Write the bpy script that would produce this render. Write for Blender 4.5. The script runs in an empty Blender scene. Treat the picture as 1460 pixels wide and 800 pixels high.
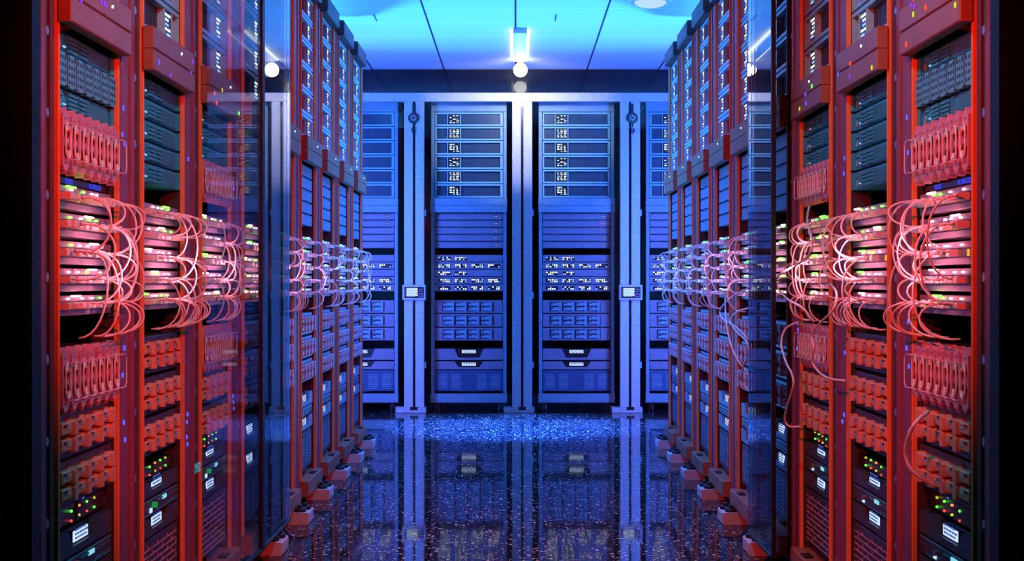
import bpy, bmesh, math, random
from mathutils import Vector
import numpy as np

random.seed(11)
PI = math.pi
SC = bpy.context.scene
COL = SC.collection

# ------------------------------------------------------------------ constants
F = 2100.0            # focal length in pixels of the 1460 px frame
VX, VY = 735.0, 402.0 # vanishing point of the aisle
CAMZ = 1.03
XP = 0.975            # lateral distance of the rack faces from the aisle axis
PITCH = 0.711
Y0 = 3.366            # centre of the first rack
NR = 9
DB = 11.75            # face of the back racks
CEIL = 2.70


def px(x, y, d):
    return Vector(((x - VX) * d / F, d, CAMZ + (VY - y) * d / F))


# ------------------------------------------------------------------ materials
def new_mat(name):
    m = bpy.data.materials.new(name)
    m.use_nodes = True
    nt = m.node_tree
    nt.nodes.clear()
    out = nt.nodes.new('ShaderNodeOutputMaterial')
    return m, nt, out


def N(nt, kind, **kw):
    n = nt.nodes.new(kind)
    for k, v in kw.items():
        if k in n.inputs:
            n.inputs[k].default_value = v
        else:
            setattr(n, k, v)
    return n


def pmat(name, col, rough=0.45, metal=0.0, var=0.12, scale=30.0, bump=0.0, spec=0.5, coat=0.0):
    """principled paint with a little procedural wear"""
    m, nt, out = new_mat(name)
    b = N(nt, 'ShaderNodeBsdfPrincipled')
    b.inputs['Roughness'].default_value = rough
    b.inputs['Metallic'].default_value = metal
    b.inputs['Specular IOR Level'].default_value = spec
    b.inputs['Coat Weight'].default_value = coat
    tc = N(nt, 'ShaderNodeTexCoord')
    no = N(nt, 'ShaderNodeTexNoise')
    no.inputs['Scale'].default_value = scale
    no.inputs['Detail'].default_value = 4.0
    nt.links.new(tc.outputs['Object'], no.inputs['Vector'])
    ra = N(nt, 'ShaderNodeValToRGB')
    lo = [max(0, c * (1 - var)) for c in col] + [1]
    hi = [min(1, c * (1 + var)) for c in col] + [1]
    ra.color_ramp.elements[0].position = 0.3
    ra.color_ramp.elements[1].position = 0.7
    ra.color_ramp.elements[0].color = lo
    ra.color_ramp.elements[1].color = hi
    nt.links.new(no.outputs['Fac'], ra.inputs['Fac'])
    nt.links.new(ra.outputs['Color'], b.inputs['Base Color'])
    if bump > 0:
        bp = N(nt, 'ShaderNodeBump')
        bp.inputs['Strength'].default_value = bump
        bp.inputs['Distance'].default_value = 0.003
        n2 = N(nt, 'ShaderNodeTexNoise')
        n2.inputs['Scale'].default_value = scale * 8
        nt.links.new(tc.outputs['Object'], n2.inputs['Vector'])
        nt.links.new(n2.outputs['Fac'], bp.inputs['Height'])
        nt.links.new(bp.outputs['Normal'], b.inputs['Normal'])
    nt.links.new(b.outputs['BSDF'], out.inputs['Surface'])
    return m


def emat(name, col, strength):
    m, nt, out = new_mat(name)
    e = N(nt, 'ShaderNodeEmission')
    e.inputs['Color'].default_value = (*col, 1)
    e.inputs['Strength'].default_value = strength
    nt.links.new(e.outputs['Emission'], out.inputs['Surface'])
    return m


def glass_mat(name, ior, tint=(1, 1, 1), rough=0.0, gain=1.0):
    """thin pane: fresnel mix of clear transmission and mirror reflection"""
    m, nt, out = new_mat(name)
    fr = N(nt, 'ShaderNodeFresnel')
    fr.inputs['IOR'].default_value = ior
    tr = N(nt, 'ShaderNodeBsdfTransparent')
    tr.inputs['Color'].default_value = (*tint, 1)
    gl = N(nt, 'ShaderNodeBsdfGlossy')
    gl.inputs['Roughness'].default_value = rough
    mx = N(nt, 'ShaderNodeMixShader')
    mu = N(nt, 'ShaderNodeMath', operation='MULTIPLY')
    mu.inputs[1].default_value = gain
    nt.links.new(fr.outputs['Fac'], mu.inputs[0])
    nt.links.new(mu.outputs[0], mx.inputs[0])
    nt.links.new(tr.outputs[0], mx.inputs[1])
    nt.links.new(gl.outputs[0], mx.inputs[2])
    nt.links.new(mx.outputs[0], out.inputs['Surface'])
    return m


M = {}
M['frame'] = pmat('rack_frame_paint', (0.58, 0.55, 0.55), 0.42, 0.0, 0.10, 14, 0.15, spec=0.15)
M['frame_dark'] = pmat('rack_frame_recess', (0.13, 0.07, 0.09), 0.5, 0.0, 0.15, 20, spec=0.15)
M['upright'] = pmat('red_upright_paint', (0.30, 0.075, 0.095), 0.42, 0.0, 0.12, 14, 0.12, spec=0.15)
M['rail'] = pmat('orange_edge_glint', (0.85, 0.30, 0.10), 0.4, 0.0, 0.08, 14, spec=0.15)  # orange stands in for light caught on the grey rail edges
M['back_frame'] = pmat('blue_grey_frame', (0.28, 0.46, 0.55), 0.42, 0.0, 0.10, 14, 0.12)
M['back_chassis'] = pmat('lavender_grey_chassis', (0.34, 0.29, 0.38), 0.42, 0.0, 0.08, 25)
M['inner'] = pmat('rack_inner_steel', (0.06, 0.045, 0.05), 0.6, spec=0.15)
M['cap'] = pmat('rack_cap_paint', (0.035, 0.035, 0.045), 0.5)
M['switch'] = pmat('lilac_grey_switch', (0.36, 0.29, 0.38), 0.38, 0.0, 0.08, 25)
M['back_vent'] = pmat('deep_blue_vent_panel', (0.05, 0.13, 0.26), 0.4)
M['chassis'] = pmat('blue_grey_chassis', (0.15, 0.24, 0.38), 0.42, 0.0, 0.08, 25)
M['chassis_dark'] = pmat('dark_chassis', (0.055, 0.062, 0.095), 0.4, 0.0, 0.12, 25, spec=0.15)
M['teal'] = pmat('teal_server_paint', (0.025, 0.42, 0.56), 0.4, 0.0, 0.15, 25, spec=0.15)
M['teal_light'] = pmat('teal_server_trim', (0.10, 0.55, 0.66), 0.4, spec=0.15)
M['handle_grey'] = pmat('mauve_lit_handle', (0.50, 0.42, 0.50), 0.4, 0.0, 0.08, spec=0.2)  # far copy of the grey handle, mauve light put into its colour
M['cable_white'] = pmat('white_loose_cable', (0.95, 0.92, 0.95), 0.35, 0.0, 0.03)
M['dome'] = emat('dome_diffuser', (0.55, 0.80, 1.0), 0.95)
M['black'] = pmat('black_plastic', (0.012, 0.012, 0.016), 0.35)
M['recess'] = pmat('dark_window_mesh', (0.030, 0.042, 0.062), 0.35, 0.0, 0.3, 120)
M['recess_mid'] = pmat('slate_window_mesh', (0.035, 0.075, 0.11), 0.35, 0.0, 0.2, 120)
M['trim'] = pmat('cyan_grey_trim', (0.30, 0.66, 0.74), 0.35, 0.0, 0.05)
M['handle'] = pmat('red_lit_handle', (0.78, 0.42, 0.25), 0.4, 0.0, 0.08, spec=0.15)  # near copy of the grey handle, red light put into its colour
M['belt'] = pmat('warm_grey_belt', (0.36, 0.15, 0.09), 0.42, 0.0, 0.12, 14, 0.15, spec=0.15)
M['plug'] = pmat('clear_white_plug', (0.85, 0.80, 0.82), 0.3)
M['cable'] = pmat('pale_pink_cable', (0.95, 0.82, 0.86), 0.4, 0.0, 0.05)
M['cart'] = pmat('pale_cartridge', (0.66, 0.36, 0.48), 0.4, 0.0, 0.2, 60, spec=0.15)
M['wire'] = pmat('steel_wire', (0.75, 0.68, 0.72), 0.25)
M['white_ring'] = pmat('white_ring', (0.95, 0.95, 0.95), 0.35)
M['bolt'] = pmat('bolt_steel', (0.35, 0.32, 0.33), 0.3, 0.6)
M['post'] = pmat('brushed_white_post', (0.84, 0.82, 0.84), 0.38, 0.0, 0.12, 40, 0.5)
M['rubber'] = pmat('black_rubber', (0.012, 0.012, 0.014), 0.6)
M['wall'] = pmat('navy_wall', (0.010, 0.011, 0.026), 0.6, 0.0, 0.3, 60)
M['transom'] = pmat('dark_transom_glass', (0.008, 0.007, 0.016), 0.06, 0.0, 0.1, 10, 0.0, 0.25)
M['steel_lit'] = pmat('fixture_white', (0.8, 0.8, 0.82), 0.35)
M['white_led'] = emat('white_led', (0.80, 0.93, 1.0), 1.6)
M['blue_led'] = emat('blue_led', (0.08, 0.10, 1.0), 1.6)
M['ice_led'] = emat('ice_blue_led', (0.35, 0.60, 1.0), 1.1)
M['green_led'] = emat('green_led', (0.10, 1.0, 0.06), 2.2)
M['knob_green'] = emat('dim_green_lamp', (0.02, 0.40, 0.10), 0.6)
M['knob_red'] = emat('dim_red_lamp', (0.45, 0.03, 0.03), 0.7)
M['red_led'] = emat('red_led', (1.0, 0.06, 0.03), 1.6)
M['orange_led'] = emat('orange_led', (1.0, 0.28, 0.03), 1.6)
M['yellow_led'] = emat('yellow_led', (0.65, 0.75, 0.03), 1.0)
M['violet_glint'] = emat('violet_glint', (0.28, 0.06, 0.9), 1.0)
M['pink_led'] = emat('hot_pink_led', (1.0, 0.40, 0.48), 5.5)
M['green_glow'] = emat('bright_green_led', (0.12, 1.0, 0.05), 6.0)
M['screen_bg'] = emat('screen_backlight', (0.55, 0.72, 1.0), 1.15)
M['screen_ink'] = emat('screen_ink', (0.08, 0.13, 0.55), 0.7)
M['panel_lcd'] = emat('panel_lcd', (0.25, 0.75, 0.9), 0.9)
M['tube'] = emat('lamp_tube', (0.75, 0.88, 1.0), 3.0)
M['globe'] = emat('lamp_globe', (0.95, 0.97, 1.0), 10.0)
M['text_blue'] = emat('blue_reflected_text', (0.06, 0.06, 0.85), 0.9)  # glowing text colours stand in for letters reflected in glass
M['text_violet'] = emat('violet_reflected_text', (0.22, 0.05, 0.75), 0.6)
M['text_yellow'] = emat('yellow_reflected_text', (0.50, 0.45, 0.02), 0.7)
M['text_cyan'] = emat('cyan_reflected_text', (0.05, 0.35, 0.60), 0.8)
M['numeral'] = pmat('navy_numeral', (0.02, 0.03, 0.09), 0.5)
M['pane'] = glass_mat('aisle_glass', 1.5, gain=0.95)
M['pane_soft'] = glass_mat('aisle_glass_coated', 1.5, gain=0.16)
M['back_pane'] = glass_mat('partition_glass', 1.35)


def ceiling_mat():
    m, nt, out = new_mat('ceiling_panels')
    b = N(nt, 'ShaderNodeBsdfPrincipled')
    b.inputs['Roughness'].default_value = 0.55
    b.inputs['Specular IOR Level'].default_value = 0.3
    tc = N(nt, 'ShaderNodeTexCoord')
    sep = N(nt, 'ShaderNodeSeparateXYZ')
    nt.links.new(tc.outputs['Object'], sep.inputs[0])

    def line(sock, period, half):
        a = N(nt, 'ShaderNodeMath', operation='DIVIDE')
        a.inputs[1].default_value = period
        nt.links.new(sock, a.inputs[0])
        c = N(nt, 'ShaderNodeMath', operation='ADD')
        c.inputs[1].default_value = 0.5
        nt.links.new(a.outputs[0], c.inputs[0])
        f = N(nt, 'ShaderNodeMath', operation='FRACT')
        nt.links.new(c.outputs[0], f.inputs[0])
        s = N(nt, 'ShaderNodeMath', operation='SUBTRACT')
        s.inputs[1].default_value = 0.5
        nt.links.new(f.outputs[0], s.inputs[0])
        ab = N(nt, 'ShaderNodeMath', operation='ABSOLUTE')
        nt.links.new(s.outputs[0], ab.inputs[0])
        lt = N(nt, 'ShaderNodeMath', operation='LESS_THAN')
        lt.inputs[1].default_value = half / period
        nt.links.new(ab.outputs[0], lt.inputs[0])
        return lt.outputs[0]
    lx = line(sep.outputs['X'], 0.562, 0.0065)
    ly = line(sep.outputs['Y'], 0.50, 0.006)
    m1 = N(nt, 'ShaderNodeMix', data_type='RGBA')
    m1.inputs[6].default_value = (0.62, 0.66, 0.70, 1)
    m1.inputs[7].default_value = (0.90, 0.92, 0.94, 1)
    nt.links.new(ly, m1.inputs[0])
    m2 = N(nt, 'ShaderNodeMix', data_type='RGBA')
    m2.inputs[7].default_value = (0.012, 0.016, 0.04, 1)
    nt.links.new(lx, m2.inputs[0])
    nt.links.new(m1.outputs[2], m2.inputs[6])
    nt.links.new(m2.outputs[2], b.inputs['Base Color'])
    nt.links.new(b.outputs[0], out.inputs['Surface'])
    return m


def floor_mat():
    m, nt, out = new_mat('black_terrazzo')
    b = N(nt, 'ShaderNodeBsdfPrincipled')
    b.inputs['Roughness'].default_value = 0.045
    b.inputs['IOR'].default_value = 1.19
    tc = N(nt, 'ShaderNodeTexCoord')

    def flecks(scale, thr, size):
        v = N(nt, 'ShaderNodeTexVoronoi')
        v.inputs['Scale'].default_value = scale
        nt.links.new(tc.outputs['Object'], v.inputs['Vector'])
        sp = N(nt, 'ShaderNodeSeparateColor')
        nt.links.new(v.outputs['Color'], sp.inputs[0])
        g = N(nt, 'ShaderNodeMath', operation='GREATER_THAN')
        g.inputs[1].default_value = thr
        nt.links.new(sp.outputs[0], g.inputs[0])
        l = N(nt, 'ShaderNodeMath', operation='LESS_THAN')
        l.inputs[1].default_value = size
        nt.links.new(v.outputs['Distance'], l.inputs[0])
        mu = N(nt, 'ShaderNodeMath', operation='MULTIPLY')
        nt.links.new(g.outputs[0], mu.inputs[0])
        nt.links.new(l.outputs[0], mu.inputs[1])
        mu2 = N(nt, 'ShaderNodeMath', operation='MULTIPLY')
        nt.links.new(mu.outputs[0], mu2.inputs[0])
        nt.links.new(sp.outputs[1], mu2.inputs[1])
        return mu2.outputs[0]
    f1 = flecks(60, 0.80, 0.42)
    f2 = flecks(110, 0.86, 0.40)
    ad = N(nt, 'ShaderNodeMath', operation='MAXIMUM')
    nt.links.new(f1, ad.inputs[0])
    nt.links.new(f2, ad.inputs[1])
    mx = N(nt, 'ShaderNodeMix', data_type='RGBA')
    mx.inputs[6].default_value = (0.011, 0.011, 0.018, 1)
    mx.inputs[7].default_value = (0.80, 0.62, 0.50, 1)
    nt.links.new(ad.outputs[0], mx.inputs[0])
    # slab joints
    sep = N(nt, 'ShaderNodeSeparateXYZ')
    nt.links.new(tc.outputs['Object'], sep.inputs[0])
    ab = N(nt, 'ShaderNodeMath', operation='ABSOLUTE')
    nt.links.new(sep.outputs['X'], ab.inputs[0])
    s = N(nt, 'ShaderNodeMath', operation='SUBTRACT')
    s.inputs[1].default_value = 0.815
    nt.links.new(ab.outputs[0], s.inputs[0])
    ab2 = N(nt, 'ShaderNodeMath', operation='ABSOLUTE')
    nt.links.new(s.outputs[0], ab2.inputs[0])
    lt = N(nt, 'ShaderNodeMath', operation='LESS_THAN')
    lt.inputs[1].default_value = 0.003
    nt.links.new(ab2.outputs[0], lt.inputs[0])
    m2 = N(nt, 'ShaderNodeMix', data_type='RGBA')
    m2.inputs[7].default_value = (0.10, 0.10, 0.13, 1)
    nt.links.new(lt.outputs[0], m2.inputs[0])
    nt.links.new(mx.outputs[2], m2.inputs[6])
    nt.links.new(m2.outputs[2], b.inputs['Base Color'])
    nt.links.new(b.outputs[0], out.inputs['Surface'])
    return m


M['ceiling'] = ceiling_mat()
M['floor'] = floor_mat()


# ------------------------------------------------------------------ mesh builder
class MB:
    def __init__(self):
        self.v, self.f, self.mi, self.mats = [], [], [], []

    def mat(self, m):
        m = M[m]
        if m not in self.mats:
            self.mats.append(m)
        return self.mats.index(m)

    def add(self, vs, fs, m):
        i = self.mat(m)
        b = len(self.v)
        self.v.extend([tuple(p) for p in vs])
        for f in fs:
            self.f.append(tuple(b + k for k in f))
            self.mi.append(i)
        return self

    def box(self, x0, x1, y0, y1, z0, z1, m, ch=0.0):
        """box; ch > 0 chamfers the four front (low y) edges"""
        if ch <= 0:
            vs = [(x, y, z) for x in (x0, x1) for y in (y0, y1) for z in (z0, z1)]
            fs = [(0, 1, 3, 2), (4, 6, 7, 5), (0, 4, 5, 1), (2, 3, 7, 6), (0, 2, 6, 4), (1, 5, 7, 3)]
            return self.add(vs, fs, m)
        c = ch
        vs = [(x0 + c, y0, z0 + c), (x1 - c, y0, z0 + c), (x1 - c, y0, z1 - c), (x0 + c, y0, z1 - c),
              (x0, y0 + c, z0), (x1, y0 + c, z0), (x1, y0 + c, z1), (x0, y0 + c, z1),
              (x0, y1, z0), (x1, y1, z0), (x1, y1, z1), (x0, y1, z1)]
        fs = [(0, 1, 2, 3), (0, 4, 5, 1), (1, 5, 6, 2), (2, 6, 7, 3), (3, 7, 4, 0),
              (4, 8, 9, 5), (5, 9, 10, 6), (6, 10, 11, 7), (7, 11, 8, 4), (8, 11, 10, 9)]
        return self.add(vs, fs, m)

    def prism(self, poly, y0, y1, m):
        """polygon in x,z (counter-clockwise seen from -y) extruded from y0 to y1"""
        n = len(poly)
        vs = [(x, y0, z) for x, z in poly] + [(x, y1, z) for x, z in poly]
        fs = [tuple(range(n)), tuple(range(2 * n - 1, n - 1, -1))]
        fs += [(i, i + n, (i + 1) % n + n, (i + 1) % n) for i in range(n)]
        return self.add(vs, fs, m)

    def cyl(self, c, r, h, m, axis='y', n=16, r2=None):
        r2 = r if r2 is None else r2
        vs = []
        for k, rr in ((0, r), (1, r2)):
            for i in range(n):
                a = 2 * PI * i / n
                p, q = rr * math.cos(a), rr * math.sin(a)
                if axis == 'y':
                    vs.append((c[0] + p, c[1] + k * h, c[2] + q))
                elif axis == 'z':
                    vs.append((c[0] + p, c[1] + q, c[2] + k * h))
                else:
                    vs.append((c[0] + k * h, c[1] + p, c[2] + q))
        fs = [(i, (i + 1) % n, (i + 1) % n + n, i + n) for i in range(n)]
        fs += [tuple(range(n - 1, -1, -1)), tuple(range(n, 2 * n))]
        return self.add(vs, fs, m)

    def tube(self, pts, r, m, n=6, closed=False):
        pts = [Vector(p) for p in pts]
        L = len(pts)
        t0 = (pts[1] - pts[0]).normalized()
        up = Vector((0.3, 0.2, 0.93))
        if abs(t0.dot(up)) > 0.9:
            up = Vector((1, 0, 0))
        nrm = (up - t0 * up.dot(t0)).normalized()
        vs = []
        for i, p in enumerate(pts):
            if closed:
                t = (pts[(i + 1) % L] - pts[i - 1]).normalized()
            else:
                t = (pts[min(i + 1, L - 1)] - pts[max(i - 1, 0)]).normalized()
            nrm = (nrm - t * nrm.dot(t))
            nrm = nrm.normalized() if nrm.length > 1e-6 else Vector((1, 0, 0))
            bn = t.cross(nrm)
            for k in range(n):
                a = 2 * PI * k / n
                vs.append(p + nrm * (r * math.cos(a)) + bn * (r * math.sin(a)))
        fs = []
        for i in range(L if closed else L - 1):
            j = (i + 1) % L
            for k in range(n):
                fs.append((i * n + k, i * n + (k + 1) % n, j * n + (k + 1) % n, j * n + k))
        if not closed:
            fs += [tuple(range(n - 1, -1, -1)), tuple(range((L - 1) * n, L * n))]
        return self.add(vs, fs, m)

    def sphere(self, c, r, m, nu=20, nv=12, zs=1.0):
        vs = [(c[0], c[1], c[2] + r * zs)]
        for j in range(1, nv):
            t = PI * j / nv
            for i in range(nu):
                a = 2 * PI * i / nu
                vs.append((c[0] + r * math.sin(t) * math.cos(a), c[1] + r * math.sin(t) * math.sin(a), c[2] + r * zs * math.cos(t)))
        vs.append((c[0], c[1], c[2] - r * zs))
        fs = [(0, 1 + i, 1 + (i + 1) % nu) for i in range(nu)]
        for j in range(nv - 2):
            for i in range(nu):
                a = 1 + j * nu
                fs.append((a + i, a + nu + i, a + nu + (i + 1) % nu, a + (i + 1) % nu))
        e = len(vs) - 1
        a = 1 + (nv - 2) * nu
        fs += [(e, a + (i + 1) % nu, a + i) for i in range(nu)]
        return self.add(vs, fs, m)

    def mesh(self, name, smooth=False, flip=False):
        v = [(-x, y, z) for x, y, z in self.v] if flip else self.v
        me = bpy.data.meshes.new(name)
        me.from_pydata(v, [], self.f)
        for m in self.mats:
            me.materials.append(m)
        me.polygons.foreach_set('material_index', self.mi)
        if smooth:
            me.polygons.foreach_set('use_smooth', [True] * len(self.f))
        me.update()
        bm = bmesh.new()
        bm.from_mesh(me)
        bmesh.ops.recalc_face_normals(bm, faces=bm.faces)
        bm.to_mesh(me)
        bm.free()
        return me


CACHE = {}


def shared(key, fn, smooth=False, flip=False):
    k = (key, flip)
    if k not in CACHE:
        CACHE[k] = fn().mesh(str(key), smooth, flip)
    return CACHE[k]


def make(name, me, parent=None, loc=(0, 0, 0), rz=0.0):
    o = bpy.data.objects.new(name, me)
    COL.objects.link(o)
    o.location = loc
    o.rotation_euler = (0, 0, rz)
    if parent is not None:
        o.parent = parent
    return o


def tag(o, label, cat, group=None):
    o['label'] = label
    o['category'] = cat
    if group:
        o['group'] = group
    return o


def struct(name, me):
    o = make(name, me)
    o['kind'] = 'structure'
    return o


def text_mesh(body, size, mat, depth=0.0004, bold=0.0):
    cu = bpy.data.curves.new('lettering', 'FONT')
    cu.body = body
    cu.size = size
    cu.extrude = depth
    cu.resolution_u = 2
    cu.offset = size * bold
    tmp = bpy.data.objects.new('lettering_tmp', cu)
    COL.objects.link(tmp)
    dg = bpy.context.evaluated_depsgraph_get()
    me = bpy.data.meshes.new_from_object(tmp.evaluated_get(dg))
    bpy.data.objects.remove(tmp)
    me.materials.clear()
    me.materials.append(M[mat])
    return me


ORD = ['first', 'second', 'third', 'fourth', 'fifth', 'sixth', 'seventh', 'eighth', 'ninth']
UPDOWN6 = ['top', 'second', 'third', 'fourth', 'fifth', 'lowest']

# ------------------------------------------------------------------ the setting
mb = MB()
mb.box(-3.2, 3.2, -1.2, 13.0, -0.1, 0.0, 'floor')
struct('floor', mb.mesh('floor'))
mb = MB()
mb.box(-3.2, 3.2, -1.2, 13.0, CEIL, CEIL + 0.1, 'ceiling')
struct('ceiling', mb.mesh('ceiling'))
for nm, a in (('wall_left', (-3.3, -3.2, -1.2, 13.0)), ('wall_right', (3.2, 3.3, -1.2, 13.0)),
              ('wall_back', (-3.2, 3.2, 12.9, 13.0)), ('wall_front', (-3.2, 3.2, -1.3, -1.2))):
    mb = MB()
    mb.box(a[0], a[1], a[2], a[3], 0, CEIL, 'wall')
    struct(nm, mb.mesh(nm))
# dark wall ends that frame the near racks
for nm, s in (('wall_end_left', -1), ('wall_end_right', 1)):
    mb = MB()
    x0, x1 = sorted((s * 0.943, s * 1.80))
    mb.box(x0, x1, 2.872, 2.925, 0, CEIL, 'wall')
    struct(nm, mb.mesh(nm))
# the dark glazed transom over the partition
mb = MB()
mb.box(-3.2, 3.2, 11.60, 11.66, 2.526, CEIL, 'transom')
struct('trim_1', mb.mesh('transom'))
# clear glass partition in front of its posts
mb = MB()
mb.box(-3.2, 3.2, 11.535, 11.541, 0.0, 2.697, 'back_pane')
struct('window_1', mb.mesh('partition_glass'))

# ------------------------------------------------------------------ partition posts
DP = 11.60
SP = F / DP


def bx(x):
    return (x - VX) / SP


def bz(y):
    return CAMZ + (VY - y) / SP


root = make('partition_frame', None, None, (0, DP, 0))
tag(root, 'white brushed steel frame with three grooved posts before the back racks', 'frame')
mb = MB()
mb.box(-1.95, 2.05, 0.0, 0.05, bz(144.5), bz(132), 'post', 0.004)
make('header_beam', mb.mesh('header_beam'), root)


def post_mesh():
    mb = MB()
    for s in (-1, 1):
        a, b = sorted((s * 0.010, s * 0.079))
        mb.box(a, b, 0.0, 0.045, 0.042, bz(144.6), 'post', 0.004)
    mb.box(-0.010, 0.010, 0.028, 0.045, 0.042, bz(150), 'black')
    for z in (0.35, 0.9, 1.55):
        mb.box(0.079, 0.092, 0.012, 0.035, z, z + 0.05, 'trim', 0.002)
    return mb


def plate_mesh():
    mb = MB()
    mb.box(-0.145, 0.095, -0.03, 0.10, 0.0, 0.042, 'post', 0.003)
    mb.box(-0.03, 0.03, -0.033, -0.02, 0.022, 0.048, 'black')
    return mb


POSTS = (590.5, 744.5, 898.5)
for x in POSTS:
    make('post', shared('post', post_mesh), root, (bx(x), 0, 0))
    make('base_plate', shared('base_plate', plate_mesh), root, (bx(x), 0, 0))


def wheel_mesh():
    mb = MB()
    ring = [(0.038 * math.cos(2 * PI * i / 24), -0.016, 0.038 * math.sin(2 * PI * i / 24)) for i in range(24)]
    mb.tube(ring, 0.006, 'black', 6, True)
    mb.cyl((0, -0.014, 0), 0.034, 0.012, 'black', 'y', 20)
    for i in range(8):
        a = 2 * PI * i / 8
        mb.tube([(0.008 * math.cos(a), -0.019, 0.008 * math.sin(a)), (0.030 * math.cos(a), -0.019, 0.030 * math.sin(a))], 0.003, 'white_ring', 5)
    mb.cyl((0, -0.026, 0), 0.010, 0.014, 'black', 'y', 12)
    return mb


for x, w in ((589.8, 'left'), (901.5, 'right')):
    r = make('spoked_latch', None, None, (bx(x), DP, bz(168.5)))
    tag(r, 'round black spoked latch with white spokes high on the %s grooved post' % ('first' if w == 'left' else 'last'), 'latch', 'spoked latches on the posts')
    make('spoked_wheel', shared('spoked_wheel', wheel_mesh), r)
    mb = MB()
    mb.box(-0.010, 0.010, -0.012, -0.002, 0.03, 0.115, 'black', 0.002)
    mb.box(-0.006, 0.006, -0.014, -0.002, -0.07, -0.03, 'black', 0.002)
    make('latch_bar', mb.mesh('latch_bar'), r)
    mb = MB()
    mb.tube([(-0.010, -0.018, -0.075), (-0.012, -0.018, -0.10), (0.0, -0.018, -0.125), (0.013, -0.018, -0.105), (0.010, -0.018, -0.08)], 0.005, 'black', 6)
    make('latch_hook', mb.mesh('latch_hook'), r)

for x, w in ((590.8, 'first'), (898.8, 'last')):
    r = make('access_controller', None, None, (bx(x), DP, bz(417)))
    tag(r, 'small wall controller with lit screen on the %s grooved post' % w, 'controller', 'controllers on the posts')
    mb = MB()
    mb.box(-0.092, 0.092, -0.040, -0.002, -0.061, 0.061, 'post', 0.006)
    mb.box(-0.077, 0.077, -0.043, -0.039, -0.044, 0.044, 'black', 0.002)
    make('housing', mb.mesh('housing'), r)
    mb = MB()
    mb.box(-0.058, 0.028, -0.045, -0.043, -0.030, 0.034, 'screen_bg')
    for k in range(3):
        z = 0.018 - k * 0.02
        mb.box(-0.052, 0.008 - 0.004 * k, -0.046, -0.045, z - 0.006, z + 0.003, 'ice_led')
        mb.box(0.012, 0.024, -0.046, -0.045, z - 0.008, z - 0.004, 'screen_ink')
    make('screen', mb.mesh('screen'), r)
    mb = MB()
    ring = [(0.053 + 0.015 * math.cos(2 * PI * i / 18), -0.045, -0.022 + 0.015 * math.sin(2 * PI * i / 18)) for i in range(18)]
    mb.tube(ring, 0.003, 'blue_led', 5, True)
    mb.cyl((0.053, -0.048, -0.022), 0.008, 0.006, 'frame_dark', 'y', 12)
    make('dial', mb.mesh('dial'), r)
    mb = MB()
    for i in range(3):
        for j in range(2):
            mb.cyl((0.040 + i * 0.012, -0.046, 0.010 + j * 0.016), 0.003, 0.004, 'white_ring', 'y', 8)
    for j in range(4):
        mb.cyl((-0.068, -0.046, -0.02 + j * 0.015), 0.0025, 0.004, 'white_ring', 'y', 8)
    make('button', mb.mesh('button'), r)


# ------------------------------------------------------------------ rack parts (local: x along the row, -y towards the viewer, z up)
HW = 0.241    # half opening
HP = 0.3535   # half pitch


def cabinet_mesh():
    mb = MB()
    for s in (-1, 1):
        a, b = sorted((s * 0.325, s * 0.345))
        mb.box(a, b, 0.07, 0.72, 0.04, 2.40, 'inner')
    mb.box(-0.325, 0.325, 0.70, 0.72, 0.04, 2.40, 'inner')
    mb.box(-0.345, 0.345, 0.05, 0.72, 2.40, 2.46, 'cap')
    mb.box(-0.345, 0.345, 0.07, 0.72, 0.0, 0.04, 'black')
    return mb


def post_near():
    """upright on the side nearest the camera: edge rail, bolted recess and outer lip"""
    mb = MB()
    mb.box(-HW + 0.001, -HW + 0.010, -0.006, 0.006, 0.045, 2.385, 'rail', 0.002)
    mb.box(-HW, -HW + 0.008, 0.006, 0.065, 0.045, 2.385, 'inner')       # thin bright edge
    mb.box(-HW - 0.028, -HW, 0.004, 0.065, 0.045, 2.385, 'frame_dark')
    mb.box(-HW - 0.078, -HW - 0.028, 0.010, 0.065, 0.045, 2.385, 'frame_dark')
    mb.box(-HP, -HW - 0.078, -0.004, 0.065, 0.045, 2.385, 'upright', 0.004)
    for i in range(13):
        z = 0.18 + i * 0.172
        mb.cyl((-HW - 0.050, 0.002, z), 0.011, 0.010, 'bolt', 'y', 6)
    return mb


def post_far():
    mb = MB()
    mb.box(HW - 0.010, HW - 0.001, -0.006, 0.006, 0.045, 2.385, 'rail', 0.002)
    mb.box(HW - 0.008, HW, 0.006, 0.065, 0.045, 2.385, 'inner')
    mb.box(HW, HW + 0.012, 0.006, 0.065, 0.045, 2.385, 'frame_dark')
    mb.box(HW + 0.012, HW + 0.060, -0.004, 0.065, 0.045, 2.385, 'upright', 0.004)
    mb.box(HW + 0.060, HW + 0.068, 0.012, 0.065, 0.045, 2.385, 'frame_dark')
    mb.box(HW + 0.068, HP - 0.003, 0.000, 0.065, 0.045, 2.385, 'upright', 0.003)
    for i in range(30):
        z = 0.10 + i * 0.077
        mb.cyl((HW - 0.005, -0.009, z), 0.0022, 0.004, 'bolt', 'y', 6)
    return mb


def belt_mesh():
    mb = MB()
    mb.box(-0.245, 0.245, -0.034, -0.0065, 1.640, 1.697, 'belt', 0.003)
    mb.box(-0.245, 0.245, -0.034, -0.0065, 1.583, 1.638, 'belt', 0.003)
    mb.cyl((0.07, -0.037, 1.672), 0.004, 0.004, 'white_led', 'y', 8)
    return mb


def cap_mesh():
    mb = MB()
    mb.box(-0.245, 0.245, -0.034, 0.048, 2.386, 2.47, 'cap', 0.006)
    return mb


def base_mesh():
    mb = MB()
    mb.box(-0.245, 0.245, -0.036, 0.05, 0.055, 0.125, 'belt', 0.004)
    mb.box(0.03, 0.10, -0.03, 0.0, 0.125, 0.131, 'black')
    return mb


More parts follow.
